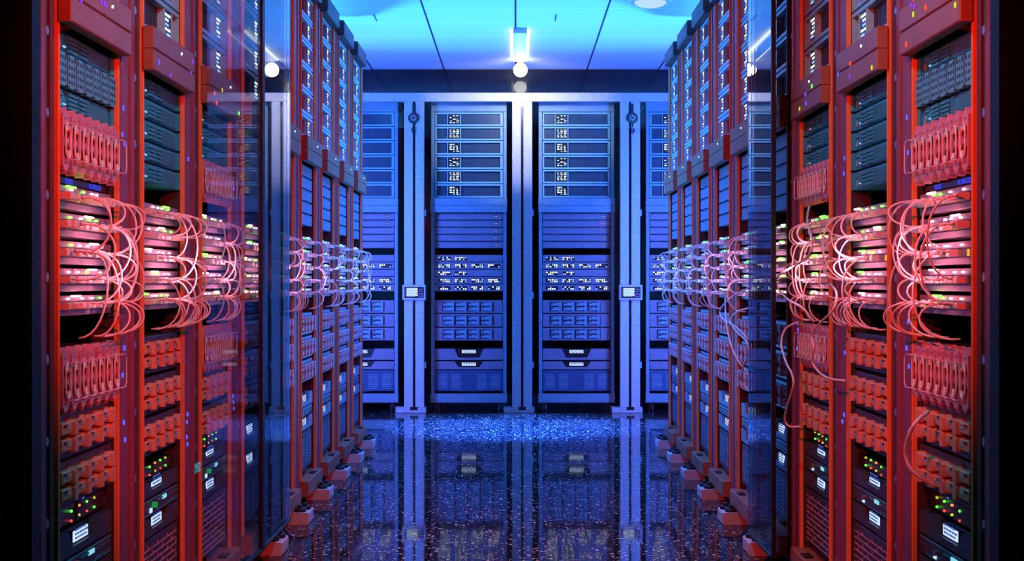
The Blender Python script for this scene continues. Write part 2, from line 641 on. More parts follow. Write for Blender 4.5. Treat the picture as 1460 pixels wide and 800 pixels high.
def foot_mesh():
    mb = MB()
    mb.box(0.035, 0.195, -0.098, 0.02, 0.0, 0.050, 'frame', 0.004)
    return mb


def pad_mesh():
    mb = MB()
    mb.cyl((0, 0, 0.05), 0.026, 0.016, 'rubber', 'z', 18)
    mb.cyl((0, 0, 0.066), 0.012, 0.012, 'rubber', 'z', 12)
    return mb


# ------------------------------------------------------------------ equipment meshes (local z from the bottom of the unit)
def u_body(W, h, mat, depth=0.28):
    def fn():
        mb = MB()
        mb.box(-W / 2, W / 2, 0.012, depth, 0.003, h - 0.003, mat, 0.0015)
        return mb
    return fn


def window_body(W, h, mat):
    def fn():
        mb = MB()
        mb.box(-W / 2 + 0.012, W / 2 - 0.012, 0.030, 0.28, 0.010, h - 0.010, mat)
        n = 26
        for i in range(n):      # fine vertical ribs behind the window
            x = -W / 2 + 0.03 + (W - 0.06) * i / (n - 1)
            mb.box(x - 0.001, x + 0.001, 0.0285, 0.030, 0.018, h - 0.018, mat)
        return mb
    return fn


def window_frame(W, h):
    def fn():
        mb = MB()
        t = 0.013
        x0, x1 = -W / 2, W / 2
        mb.box(x0, x1, 0.008, 0.034, h - 0.003 - t, h - 0.003, 'trim', 0.001)
        mb.box(x0, x1, 0.008, 0.034, 0.003, 0.003 + t, 'trim', 0.001)
        mb.box(x0, x0 + t, 0.008, 0.034, 0.003 + t, h - 0.003 - t, 'trim', 0.001)
        mb.box(x1 - t * 1.5, x1, 0.008, 0.034, 0.003 + t, h - 0.003 - t, 'trim', 0.001)
        for x in (x0 + W * 0.185, x0 + W * 0.375):
            mb.box(x - 0.003, x + 0.003, 0.009, 0.034, 0.003 + t, h - 0.003 - t, 'trim', 0.001)
        return mb
    return fn


def led_display(W, h, seed):
    def fn():
        rnd = random.Random(seed)
        mb = MB()
        xa, xb = -W / 2 + W * 0.193, -W / 2 + W * 0.367
        mb.box(xa, xb, 0.012, 0.0305, 0.018, h - 0.018, 'black')
        for r in range(5):
            z = 0.028 + r * (h - 0.060) / 4
            for c in range(3):
                if rnd.random() < 0.15:
                    continue
                x = xa + 0.012 + c * (xb - xa - 0.024) / 2.6
                w = 0.010 + rnd.random() * 0.012
                mb.box(x, min(x + w, xb - 0.006), 0.0105, 0.012, z, z + 0.006, 'white_led' if rnd.random() < 0.75 else 'ice_led')
        return mb
    return fn


def blank_body(W, h, mat):
    def fn():
        mb = MB()
        mb.box(-W / 2, W / 2, 0.012, 0.28, 0.0035, h - 0.0035, mat, 0.0015)
        for s in (-1, 1):
            for z in (0.30, 0.70):
                mb.cyl((s * (W / 2 - 0.010), 0.0095, h * z), 0.003, 0.004, 'bolt', 'y', 8)
        mb.box(-W / 2 + 0.02, W / 2 - 0.02, 0.0112, 0.013, h - 0.009, h - 0.0075, 'frame_dark')
        return mb
    return fn


def port_mesh(W, h):
    def fn():
        mb = MB()
        x = W * 0.37
        mb.box(x, x + 0.030, 0.0095, 0.0125, h * 0.38, h * 0.62, 'black')
        mb.box(x + 0.004, x + 0.012, 0.0085, 0.0095, h * 0.44, h * 0.56, 'ice_led')
        mb.box(x + 0.018, x + 0.026, 0.0085, 0.0095, h * 0.44, h * 0.56, 'ice_led')
        return mb
    return fn


def back_ports(W, h, blocks, seed):
    """rows of small lit network ports"""
    def fn():
        rnd = random.Random(seed)
        mb = MB()
        for b in blocks:
            x0 = -W / 2 + W * (0.05 + 0.245 * b)
            mb.box(x0 - 0.003, x0 + 0.098, 0.0105, 0.0125, h * 0.22, h * 0.74, 'frame_dark')
            for i in range(6):
                for j in range(2):
                    x = x0 + i * 0.016
                    z = h * (0.28 + 0.24 * j)
                    c = rnd.random()
                    m = 'white_led' if c < 0.42 else ('ice_led' if c < 0.7 else 'black')
                    mb.box(x, x + 0.011, 0.009, 0.0105, z, z + h * 0.15, m)
        return mb
    return fn


def side_ports(W, h, seed):
    """port block with white plugs, all of one switch"""
    def fn():
        rnd = random.Random(seed)
        mb = MB()
        mb.box(-W / 2 + 0.02, W / 2 - 0.03, 0.0085, 0.0125, h * 0.30, h * 0.70, 'black')
        n = 14
        for i in range(n):
            x = -W / 2 + 0.028 + (W - 0.075) * i / n
            if rnd.random() < 0.68:
                mb.box(x, x + 0.022, -0.012 - 0.010 * rnd.random(), 0.0085, h * 0.36, h * 0.64, 'plug', 0.002)
            else:
                for k in range(4):
                    mb.box(x + k * 0.006, x + k * 0.006 + 0.003, 0.006, 0.0085, h * 0.36, h * 0.62, 'orange_led' if rnd.random() < 0.25 else 'bolt')
        return mb
    return fn


def status_led(mat, w):
    def fn():
        mb = MB()
        mb.box(0, w, 0.006, 0.0118, 0, 0.004, mat, 0.001)
        return mb
    return fn


def status_lights(t, W, h, seed, strong):
    rnd = random.Random(seed)
    for i in range(5):
        c = rnd.random()
        if strong:
            m = 'green_glow' if c < 0.4 else 'pink_led'
        else:
            m = 'green_led' if c < 0.4 else 'white_led'
        w = 0.06 if i == 0 else 0.008
        x = -W / 2 + 0.03 + 0.07 * i + 0.05 * rnd.random()
        if i == 0:
            x = -W / 2 + 0.03 + 0.25 * rnd.random()
        make('status_light', shared(('status', m, w), status_led(m, w)), t, (x, 0, h * 0.77 if i else h * 0.88))


def drive_handle(mat='handle'):
    """one cartridge handle: block with a raised grip end and notches"""
    mb = MB()
    w, h = 0.086, 0.034
    mb.box(0, w * 0.80, -0.004, 0.012, 0.004, h - 0.004, mat, 0.003)
    mb.prism([(w * 0.72, 0.0), (w, 0.0), (w, h), (w * 0.84, h), (w * 0.72, h - 0.006)], -0.012, 0.012, mat)
    mb.box(0.004, w * 0.30, -0.006, -0.004, h * 0.62, h * 0.80, 'frame_dark')
    mb.box(w * 0.36, w * 0.66, -0.0052, -0.004, h * 0.40, h * 0.60, 'trim')
    return mb


def drive_body(W, h, mat):
    def fn():
        mb = MB()
        mb.box(-W / 2, W / 2, 0.012, 0.28, 0.003, h - 0.003, mat, 0.0015)
        x0 = -0.21
        mb.box(x0 - 0.005, x0 + 0.405, 0.0105, 0.012, 0.016, h - 0.014, 'frame_dark')
        for s in (-1, 1):
            for z in (0.2, 0.5, 0.8):
                mb.cyl((s * (W / 2 - 0.008), 0.009, h * z), 0.0028, 0.004, 'bolt', 'y', 8)
        return mb
    return fn


def trap(mb, w0, w1, z0, z1, y, mat):
    mb.prism([(-w1, z0), (w1, z0), (w0, z1), (-w0, z1)], y, y + 0.002, mat)


def screen_body(W, h, mat):
    """drawer front whose upper edge has a notch around a lit screen"""
    def fn():
        mb = MB()
        a, b = 0.115, 0.085
        zt, zb = h - 0.003, 0.020
        poly = [(-W / 2, 0.003), (W / 2, 0.003), (W / 2, zt), (a, zt), (b, zb), (-b, zb), (-a, zt), (-W / 2, zt)]
        # two side wings and a sill instead of one concave face
        mb.prism([(-W / 2, 0.003), (-b, 0.003), (-b, zb), (-a, zt), (-W / 2, zt)], 0.010, 0.26, mat)
        mb.prism([(b, 0.003), (W / 2, 0.003), (W / 2, zt), (a, zt), (b, zb)], 0.010, 0.26, mat)
        mb.box(-b, b, 0.010, 0.26, 0.003, zb, mat)
        mb.prism([(-b, zb), (b, zb), (a, zt), (-a, zt)], 0.030, 0.26, 'black')
        return mb
    return fn


def screen_mesh(h, variant):
    def fn():
        mb = MB()
        z0 = 0.024
        z1 = min(h - 0.010, z0 + 0.032)
        mb.box(-0.058, 0.058, 0.020, 0.0302, z0 - 0.002, z1 + 0.002, 'black')
        mb.box(-0.055, 0.055, 0.018, 0.020, z0, z1, 'screen_bg')
        rnd = random.Random(variant)
        for r in range(3):
            z = z0 + 0.005 + r * 0.0092
            x = -0.046
            while x < 0.035:
                w = 0.006 + rnd.random() * 0.014
                mb.box(x, x + w, 0.0172, 0.018, z, z + 0.0045, 'screen_ink')
                x += w + 0.005
        return mb
    return fn


def control_body(W, h):
    def fn():
        mb = MB()
        mb.box(-W / 2, W / 2, 0.012, 0.26, 0.002, h - 0.002, 'chassis_dark', 0.001)
        mb.box(-W / 2 + 0.005, W / 2 - 0.005, 0.0108, 0.0125, h - 0.006, h - 0.0045, 'teal_light')
        mb.box(-W / 2 + 0.06, W / 2 - 0.008, 0.0108, 0.0125, 0.004, 0.0055, 'teal_light')
        for i in range(3):
            for j in range(2):
                x = 0.09 + i * 0.048
                mb.box(x, x + 0.036, 0.0105, 0.0125, 0.010 + j * 0.020, 0.011 + j * 0.020, 'teal_light')
        for i in range(5):
            mb.cyl((-0.02 + i * 0.013, 0.009, h * 0.70), 0.003, 0.004, 'teal_light', 'y', 8)
        return mb
    return fn


def control_knob(mat):
    mb = MB()
    mb.cyl((0, 0.000, 0), 0.008, 0.012, mat, 'y', 16)
    return mb


def control_lcd():
    mb = MB()
    mb.box(0.035, 0.078, 0.009, 0.0118, 0.026, 0.036, 'panel_lcd')
    return mb


def control_mini():
    mb = MB()
    mb.box(-0.105, -0.085, 0.009, 0.0118, 0.008, 0.020, 'screen_bg')
    return mb


def vent_body(W, h, mat):
    def fn():
        mb = MB()
        mb.box(-W / 2, W / 2, 0.014, 0.26, 0.003, h - 0.003, mat, 0.0015)
        mb.box(-0.09, 0.09, 0.011, 0.014, -0.006, 0.002, 'black')
        return mb
    return fn


def louvre_mesh(W, h, nblk, mat='handle'):
    def fn():
        mb = MB()
        for b in nblk:
            x0 = -W / 2 + W * b
            for i in range(9):
                z = h * 0.14 + i * h * 0.08
                mb.box(x0, x0 + 0.075, 0.0125, 0.0145, z, z + h * 0.030, mat)
        return mb
    return fn


def server_body(W, h):
    def fn():
        mb = MB()
        mb.box(-W / 2, W / 2, 0.014, 0.28, 0.003, h - 0.003, 'teal', 0.001)
        for s in (-1, 1):
            a, b = sorted((s * (W / 2 - 0.022), s * W / 2))
            mb.box(a, b, 0.006, 0.014, 0.004, h - 0.004, 'teal', 0.001)
        return mb
    return fn


def server_drives(W, h):
    """two columns of four drive caddies"""
    def fn():
        mb = MB()
        for c in range(2):
            x0 = -W / 2 + 0.105 + c * 0.080
            for r in range(4):
                z = 0.007 + r * (h - 0.014) / 4
                mb.box(x0, x0 + 0.068, 0.008, 0.014, z, z + (h - 0.020) / 4, 'teal', 0.001)
                mb.box(x0 + 0.006, x0 + 0.046, 0.0065, 0.008, z + 0.002, z + 0.004, 'teal_light')
                mb.box(x0 + 0.058, x0 + 0.065, 0.0065, 0.008, z + 0.003, z + 0.007, 'teal_light')
        return mb
    return fn


def server_grille(W, h):
    def fn():
        mb = MB()
        for i in range(10):
            z = 0.008 + i * (h - 0.016) / 10
            mb.box(W * 0.06, W / 2 - 0.032, 0.011, 0.0145, z, z + 0.0018, 'teal_light')
        return mb
    return fn


def server_buttons(W, h):
    def fn():
        mb = MB()
        ring = [(-W / 2 + 0.050 + 0.008 * math.cos(2 * PI * i / 14), 0.012, h * 0.35 + 0.008 * math.sin(2 * PI * i / 14)) for i in range(14)]
        mb.tube(ring, 0.0018, 'trim', 5, True)
        mb.box(-W / 2 + 0.040, -W / 2 + 0.075, 0.011, 0.0142, h * 0.68, h * 0.76, 'teal_light')
        mb.box(-W / 2 + 0.080, -W / 2 + 0.094, 0.011, 0.0142, h * 0.30, h * 0.36, 'ice_led')
        return mb
    return fn


def tray_body(W, h):
    def fn():
        mb = MB()
        mb.box(-W / 2, W / 2, 0.016, 0.28, 0.003, h - 0.003, 'chassis_dark', 0.001)
        return mb
    return fn


def tray_module(W, h):
    """perforated module with stepped shoulders"""
    def fn():
        mb = MB()
        w = 0.062
        p = [(0.004, 0.004), (0.014, 0.004), (0.014, 0.0), (w - 0.014, 0.0), (w - 0.014, 0.004), (w - 0.004, 0.004),
             (w - 0.004, h - 0.012), (w - 0.014, h - 0.012), (w - 0.014, h - 0.002), (0.014, h - 0.002), (0.014, h - 0.012), (0.004, h - 0.012)]
        mb.prism(p, 0.0, 0.016, 'teal_light')
        for i in range(3):
            for j in range(4):
                mb.prism([(0.014 + i * 0.017 + 0.005 * math.cos(a * PI / 3), 0.013 + j * 0.016 + 0.005 * math.sin(a * PI / 3)) for a in range(6)],
                         -0.0008, 0.001, 'black')
        return mb
    return fn


def cart_body(W, h):
    def fn():
        mb = MB()
        mb.box(-W / 2, W / 2, 0.030, 0.28, 0.003, h - 0.003, 'chassis_dark', 0.001)
        for i in range(8):
            x = -W / 2 + 0.005 + i * 0.0638
            mb.box(x - 0.003, x + 0.003, 0.010, 0.030, 0.006, h - 0.006, 'cart')
        return mb
    return fn


def cart_module(h):
    """flat cartridge with toothed ends"""
    def fn():
        mb = MB()
        w = 0.044
        t = 0.010
        x = [0.0, 0.006, 0.009, 0.016, w / 2, w - 0.016, w - 0.009, w - 0.006, w]
        lowz = [0.012, 0.012, 0.004, 0.006, -0.004, 0.006, 0.004, 0.012, 0.012]
        poly = [(a, b) for a, b in zip(x, lowz)] + [(a, h - b) for a, b in reversed(list(zip(x, lowz)))]
        mb.prism(poly, -0.008, 0.012, 'cart')
        mb.box(-0.006, w + 0.008, 0.004, 0.012, 0.020, h - 0.020, 'frame_dark')
        for z in (0.020, h - 0.020):
            for q in (0.014, 0.030):
                mb.cyl((q, -0.0088, z), 0.0022, 0.002, 'frame_dark', 'y', 6)
        mb.box(0.012, w - 0.012, -0.0092, -0.008, h * 0.30, h * 0.36, 'frame_dark')
        return mb
    return fn


def stadium(cx, cz, r, half, y, n=9):
    pts = []
    for i in range(n + 1):
        a = PI * i / n
        pts.append((cx + r * math.cos(a), y, cz + half + r * math.sin(a)))
    for i in range(n + 1):
        a = PI + PI * i / n
        pts.append((cx + r * math.cos(a), y, cz - half + r * math.sin(a)))
    return pts


def cart_ring(h):
    def fn():
        mb = MB()
        w = 0.044
        mb.tube(stadium(w / 2, h * 0.5, 0.017, h * 0.15, -0.013), 0.0021, 'white_ring', 6, True)
        for s in (-1, 1):
            for rr in (0.0115, 0.0065):
                z = h * 0.5 + s * h * 0.15
                arc = [(w / 2 + rr * math.cos(PI * i / 8 * s), -0.012, z + rr * math.sin(PI * i / 8 * s)) for i in range(9)]
                mb.tube(arc, 0.0019, 'white_ring', 5)
            mb.cyl((w / 2, -0.0105, h * 0.5 + s * h * 0.15), 0.0155, 0.003, 'black', 'y', 14)
        return mb
    return fn


def cart_wire(h):
    def fn():
        mb = MB()
        r = 0.010
        x1 = 0.062
        z0, z1 = h * 0.20, h * 0.78
        y = -0.026
        pts = [(0.020, -0.008, z1), (0.020, y, z1), (x1 - r, y, z1), (x1, y, z1 - r), (x1, y, z0 + r), (x1 - r, y, z0), (0.020, y, z0), (0.020, -0.008, z0)]
        mb.tube(pts, 0.0017, 'wire', 5)
        return mb
    return fn


def dot_body(W, h):
    def fn():
        mb = MB()
        mb.box(-W / 2, W / 2, 0.030, 0.26, 0.002, h - 0.002, 'black', 0.001)
        mb.box(0.0, W / 2, 0.026, 0.030, 0.002, h - 0.002, 'chassis_dark', 0.001)
        return mb
    return fn


def dot_lights():
    out = []
    pts = [(0.00, 0.030, 'green_led'), (0.00, 0.008, 'red_led'), (0.06, 0.034, 'orange_led'), (0.06, 0.012, 'yellow_led'),
           (0.12, 0.034, 'green_led'), (0.12, 0.012, 'red_led'), (0.18, 0.034, 'yellow_led'), (0.18, 0.012, 'green_led'), (0.09, 0.048, 'blue_led')]
    return pts


def led_dot(mat):
    def fn():
        mb = MB()
        mb.cyl((0, -0.003, 0), 0.0028, 0.005, mat, 'y', 10)
        return mb
    return fn


def reflection_square(mat):
    def fn():
        mb = MB()
        mb.box(-0.0045, 0.0045, -0.0025, 0.0, -0.006, 0.006, mat, 0.001)
        return mb
    return fn


def text_body(W, h):
    def fn():
        mb = MB()
        mb.box(-W / 2, W / 2, 0.018, 0.26, 0.002, h - 0.002, 'black', 0.001)
        return mb
    return fn


# ------------------------------------------------------------------ cables: loops between two switches
SWZ = [1.188, 1.127, 1.066, 1.006, 0.952]     # bottoms of the five switches


def bez(p0, p1, p2, p3, n=14):
    o = []
    for i in range(n + 1):
        t = i / n
        a = 1 - t
        o.append(p0 * a ** 3 + p1 * 3 * a * a * t + p2 * 3 * a * t * t + p3 * t ** 3)
    return o


def cable_path(rnd, reach):
    """one loop from a port of one switch to a port of a lower one"""
    a = rnd.randrange(0, 4)
    b = min(5, a + rnd.choice((1, 1, 2, 2, 3)))
    if rnd.random() < 0.16:
        a, b = 4, 5
    zc = lambda k: (SWZ[k] + 0.030 if k < 5 else 0.905)
    u0 = -0.20 + 0.38 * math.sqrt(rnd.random())
    u1 = u0 + 0.12 * (rnd.random() - 0.5)
    z0, z1 = zc(a) + 0.006 * (rnd.random() - 0.5), zc(b)
    r = reach * (0.55 + 0.45 * rnd.random())
    side = 0.02 + 0.07 * rnd.random()
    p0 = Vector((u0, -0.026, z0))
    p3 = Vector((u1, -0.026 if b < 5 else -0.006, z1))
    p1 = Vector((u0 + side, -0.026 - r * 1.25, z0 + 0.010 * rnd.random()))
    p2 = Vector((u1 + side * 0.8, -0.026 - r * 1.15, z1 - 0.015 * rnd.random()))
    return bez(p0, p1, p2, p3)


def cable_mesh(pts):
    mb = MB()
    mb.tube(pts, 0.0024, 'cable', 6)
    p = pts[0]
    mb.box(p.x - 0.005, p.x + 0.005, p.y - 0.006, p.y + 0.003, p.z - 0.0045, p.z + 0.0045, 'plug')
    return mb


def dense(pts):
    """points every few millimetres, for the clearance test"""
    o = []
    for p, q in zip(pts[:-1], pts[1:]):
        for j in range(4):
            o.append(p.lerp(q, j / 4))
    o.append(pts[-1])
    return np.array([tuple(p) for p in o])


def clear_of(d, others, gap):
    for e in others:
        if (np.abs(d.mean(0) - e.mean(0)) > 0.4).any():
            continue
        q = ((d[:, None, :] - e[None, :, :]) ** 2).sum(2)
        if q.min() < gap * gap:
            return False
    return True


# ------------------------------------------------------------------ hanging loose cables of the right row
def smooth(pts, n=8):
    P = [pts[0]] + pts + [pts[-1]]
    out = []
    for i in range(1, len(P) - 2):
        p0, p1, p2, p3 = P[i - 1], P[i], P[i + 1], P[i + 2]
        for j in range(n):
            t = j / n
            out.append(0.5 * ((2 * p1) + (-p0 + p2) * t + (2 * p0 - 5 * p1 + 4 * p2 - p3) * t * t + (-p0 + 3 * p1 - 3 * p2 + p3) * t ** 3))
    out.append(pts[-1])
    return out


LOOSE = [
    ([(1154, 294), (1151, 314), (1158, 344), (1151, 366), (1128, 382), (1111, 392), (1106, 405), (1121, 425), (1144, 439), (1161, 459)],
     'loose white cable swinging in a wide S across the third rack', 0.003),
    ([(1138, 459), (1120, 469), (1114, 490), (1121, 517), (1129, 533), (1131, 550), (1122, 580), (1119, 598), (1126, 608), (1140, 608)],
     'loose white cable hanging in a long C beside the lower cartridge bank', 0.003),
    ([(1184, 405), (1193, 419), (1188, 442), (1171, 459), (1158, 476), (1160, 496), (1160, 520), (1178, 538), (1205, 543)],
     'loose pink cable hanging past the cartridges of the third rack', 0.003),
    ([(1070, 400), (1066, 411), (1044, 423), (1027, 441), (1031, 455), (1049, 466), (1065, 482), (1069, 493)],
     'loose pale cable looping out widest beside the glass pane', 0.003),
    ([(1070, 439), (1052, 444), (1041, 455), (1047, 469), (1065, 488), (1067, 504), (1058, 530), (1058, 546), (1070, 558)],
     'loose pale cable falling in an S beside the glass pane', 0.003),
    ([(1034, 425), (1036, 463), (1047, 504), (1069, 537)],
     'loose pale cable trailing straight down beside the glass pane', 0.003),
    ([(1324, 587), (1308, 600), (1297, 618), (1291, 645), (1301, 672), (1331, 692)],
     'thick pink cable bowing out low on the first rack', 0.004),
]
LOOSE_W = []
for li, (pts, lab, r) in enumerate(LOOSE):
    w = []
    n = len(pts)
    for i, (x, y) in enumerate(pts):
        out = 0.062 if li < 3 or li == 6 else 0.050
        lat = 0.952 - out * math.sin(PI * i / (n - 1)) ** 0.6 - 0.011 * (li % 3)
        d = lat * F / (x - VX)
        w.append(Vector((lat, d, CAMZ + (VY - y) * d / F)))
    w = smooth(w)
    LOOSE_W.append(w)
    c = sum(w, Vector()) / len(w)
    mb = MB()
    mb.tube([p - c for p in w], r * 1.15, 'cable_white', 8)
    o = make('loose_cable', mb.mesh('loose_cable', True), None, c)
    tag(o, lab, 'cable', 'loose hanging cables')


# ------------------------------------------------------------------ placing the racks
def place(rackpos, rz, z=0.0):
    return (rackpos[0], rackpos[1], z)


def rack(side, k):
    s = -1 if side == 'left' else 1
    rz = PI / 2 if s < 0 else -PI / 2
    flip = s > 0            # mirrored parts: near side is at +x local for the right row
    pos = (s * XP, Y0 + PITCH * k, 0.0)
    RK = "the %s row's %s rack from the front" % (side, ORD[k])
    look = 'red-lit grey server rack with a deep belt' if k < 3 else ('mauve-lit grey server rack with ribbed lower panel' if k < 6 else 'blue-lit grey server rack')
    root = make('server_rack', None, None, pos, rz)
    tag(root, '%s, %s from the front of the %s row' % (look, ORD[k], side), 'server rack', 'server racks of the %s row' % side)
    make('cabinet', shared('cabinet', cabinet_mesh), root)
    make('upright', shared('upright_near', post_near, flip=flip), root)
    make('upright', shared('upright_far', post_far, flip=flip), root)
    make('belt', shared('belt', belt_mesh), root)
    make('top_cap', shared('top_cap', cap_mesh), root)
    make('base_bumper', shared('base_bumper', base_mesh, flip=flip), root)
    ft = make('foot', shared('foot', foot_mesh, flip=flip), root)
    for q in (0.075, 0.145):
        make('levelling_pad', shared('pad', pad_mesh, True), ft, ((-q if flip else q), -0.055 - (0.012 if q > 0.1 else 0), 0))

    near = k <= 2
    ch = 'chassis_dark' if near else 'chassis'  # near racks get a darker copy, their dimmer light put into the colour
    W = 0.458

    def thing(name, me, z, label, cat, group):
        return tag(make(name, me, None, (pos[0], pos[1], z), rz), label, cat, group)

    # --- framed window panels above the belt
    H = 0.1143
    for i in range(6):
        if k == 0 and i < 5:
            continue
        z = 1.700 + (5 - i) * H
        t = thing('framed_panel', shared('framed_panel_body', window_body(W, H, 'recess'), flip=not flip), z,
                  '%s framed window panel above the belt of %s' % (UPDOWN6[i], RK), 'panel', 'framed panels of %s' % RK)
        make('window_frame', shared('window_frame', window_frame(W, H), flip=not flip), t)
        make('led_display', shared('led_display', led_display(W, H, 5), flip=not flip), t)

    # --- the block under the belt
    h = 0.0572
    if k == 0:
        seq = ['server', 'tray', 'server', 'cart']
    elif k == 1:
        seq = ['server'] * 5
    elif k == 2:
        seq = ['server'] * 3 + ['cart']
    else:
        seq = ['blank'] * 5
    z = 1.580
    cnt = {}
    for q in seq:
        n = cnt.get(q, 0)
        cnt[q] = n + 1
        hh = {'server': 0.0572, 'blank': 0.0572, 'tray': 0.074, 'cart': 0.136 if k == 0 else 0.122}[q]
        if k == 0 and q == 'server':
            hh = 0.052
        z -= hh
        if q == 'blank':
            t = thing('blank_panel', shared('blank_panel', blank_body(W, hh, 'chassis')), z,
                      '%s blank panel under the belt of %s' % (ORD[n], RK), 'panel', 'blank panels of %s' % RK)
        elif q == 'server':
            t = thing('rack_server', shared(('server', hh), server_body(W, hh)), z,
                      '%s teal server under the belt of %s' % (ORD[n], RK), 'server', 'servers of %s' % RK)
            make('drive_bay', shared(('server_drives', hh), server_drives(W, hh)), t)
            make('grille', shared(('server_grille', hh), server_grille(W, hh)), t)
            make('button', shared(('server_buttons', hh), server_buttons(W, hh)), t)
        elif q == 'tray':
            t = thing('module_tray', shared('module_tray', tray_body(W, hh)), z,
                      'tray of teal perforated modules in %s' % RK, 'module tray', None)
            for c in range(7):
                make('perforated_module', shared('perforated_module', tray_module(W, hh)), t, (-W / 2 + 0.004 + c * 0.0655, 0, 0))
        else:
            cart_bank(thing, W, hh, z, 'upper pink cartridge bank with white rings in %s' % RK, flip)

    # --- black strip of the first rack; glowing text stands in for a reflection
    if k == 0:
        t = thing('reflected_text_strip', shared('reflected_text_strip', text_body(W, 0.019)), 1.244,
                  'black strip with blue reflected lettering in %s' % RK, 'display', None)
        for body, x in (('091509', -0.12), ('NONPAGED', 0.06)):
            o = make('lettering', text_mesh(body, 0.018, 'text_blue'), t, (x, 0.0172, 0.003))
            o.rotation_euler = (PI / 2, 0, 0)

    # --- five switches with their plugs
    for i in range(5):
        z = SWZ[i]
        hh = 0.057 if i < 4 else 0.050
        t = thing('network_switch', shared(('switch_body', hh), u_body(W, hh, 'switch')), z,
                  '%s network switch from the top in %s' % (ORD[i], RK), 'network switch', 'network switches of %s' % RK)
        v = i if near else i + 5
        make('port_row', shared(('ports', hh, i), side_ports(W, hh, 40 + i)), t)
        status_lights(t, W, hh, 60 + i + 7 * k + (90 if flip else 0), k < 4)

    # --- patch cables
    nc = (24, 24, 20, 14, 14, 12, 12, 12, 12)[k]
    reach = 0.040 if k in (2, 3) else (0.075 if k < 2 else 0.062)
    rnd = random.Random(900 + k + (50 if flip else 0))
    taken = []
    for w in LOOSE_W:
        loc = [((q.y - pos[1]) * (-1 if flip else 1), (q.x - pos[0]) if flip else 9.0, q.z) for q in w]
        taken.append(dense([Vector(q) for q in loc]))
    n, tries = 0, 0
    while n < nc and tries < 1200:
        tries += 1
        p = cable_path(rnd, reach)
        if flip:
            p = [Vector((-q.x, q.y, q.z)) for q in p]
        d = dense(p)
        if not clear_of(d, taken, 0.0095 if tries < 900 else 0.0075):
            continue
        taken.append(d)
        n += 1
        c = Vector((p[0].x, 0, p[0].z))
        o = make('patch_cable', cable_mesh([q - c for q in p]).mesh('patch_cable', True), None,
                 (pos[0] , pos[1] + (c.x if not flip else -c.x), c.z), rz)
        tag(o, 'pale patch cable looping between the switches of %s' % RK, 'cable', 'patch cables of %s' % RK)

    # --- drive shelves
    hd = 0.110
    zs = [0.780, 0.670, 0.560]
    if k in (0, 2):
        zs = zs[1:]
        cart_bank(thing, W, 0.138, 0.747 if k == 0 else 0.750, 'lower pink cartridge bank with white rings in %s' % RK, flip)
        if k == 0:
            zs = [0.640, 0.534]
        else:
            zs = [0.640, 0.532]
    nn = ['upper', 'middle', 'lower'] if len(zs) == 3 else ['upper', 'lower']
    for i, z in enumerate(zs):
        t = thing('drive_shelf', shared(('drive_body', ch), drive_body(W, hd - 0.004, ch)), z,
                  '%s shelf of eight drive handles in %s' % (nn[i], RK), 'drive shelf', 'drive shelves of %s' % RK)
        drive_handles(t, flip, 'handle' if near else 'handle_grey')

    # --- lit screens and controls
    low = zs[-1]
    if near:
        hdot = 0.048 if k == 0 else 0.036
        zt = low - hdot
        if k != 0:
            zt = 0.494
        else:
            zt = 0.484
        t = thing('indicator_panel', shared(('dot_body', k == 0), dot_body(W, 0.046 if k == 0 else 0.036)), zt,
                  'black panel dotted with coloured indicator lights in %s' % RK, 'indicator panel', None)
        for (x, zz, m) in dot_lights():
            if zz > 0.034 and k != 0:
                continue
            make('indicator_or_reflection', shared(('led_dot', m), led_dot(m)), t, (-0.05 + x if not flip else 0.05 - x, 0.026, zz))
        scr = [(0.446, 0.046), (0.340, 0.056)]
        if k == 0:
            scr = [(0.420, 0.058), (0.318, 0.052)]
        tc = thing('control_unit', shared('control_body', control_body(W, 0.046)), 0.398 if k else 0.372,
                   'dark control unit between the screens of %s' % RK, 'control unit', None)
        km = 'bolt' if flip else ('knob_red' if k == 0 else 'knob_green')
        make('knob', shared(('control_knob', km), lambda: control_knob(km)), tc, (-0.07, 0.0, 0.026))
        make('display', shared('control_lcd', control_lcd), tc)
        make('small_screen', shared('control_mini', control_mini), tc)
    else:
        scr = [(0.445, 0.062), (0.335, 0.062)]
        tc = thing('slotted_drawer', shared('slot_drawer', slot_drawer(W, 0.044)), 0.400,
                   'slotted drawer between the lit screens of %s' % RK, 'drawer', None)
    for i, (z, hh) in enumerate(scr):
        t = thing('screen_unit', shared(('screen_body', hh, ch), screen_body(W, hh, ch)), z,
                  '%s unit with lit screen in %s' % (('upper', 'lower')[i], RK), 'screen unit', 'screen units of %s' % RK)
        make('screen', shared(('screen', hh, i), screen_mesh(hh, 30 + i)), t)
    # --- vent panel
    zv = 0.150
    hv = scr[-1][0] - zv - 0.004
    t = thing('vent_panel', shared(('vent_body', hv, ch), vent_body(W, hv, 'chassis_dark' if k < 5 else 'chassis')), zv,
              'ribbed vent panel at the bottom of %s' % RK, 'vent panel', 'vent panels of the %s row' % side)
    make('louvres', shared(('louvres', hv, near), louvre_mesh(W, hv, (0.06, 0.28, 0.52, 0.76), 'chassis') if not near else mesh_grid(W, hv)), t)
    if k == 1 and side == 'left':
        for j, body in enumerate(('LAN1', 'LAN2')):  # glowing letters stand in for overlay text reflected in the glass
            for x, b2 in ((-0.22, body),):
                o = make('lettering', text_mesh(b2, 0.017 if x < -0.1 else 0.014, 'text_yellow'), t, (x, 0.0105, hv - 0.022 - j * 0.026))
                o.rotation_euler = (PI / 2, 0, 0)
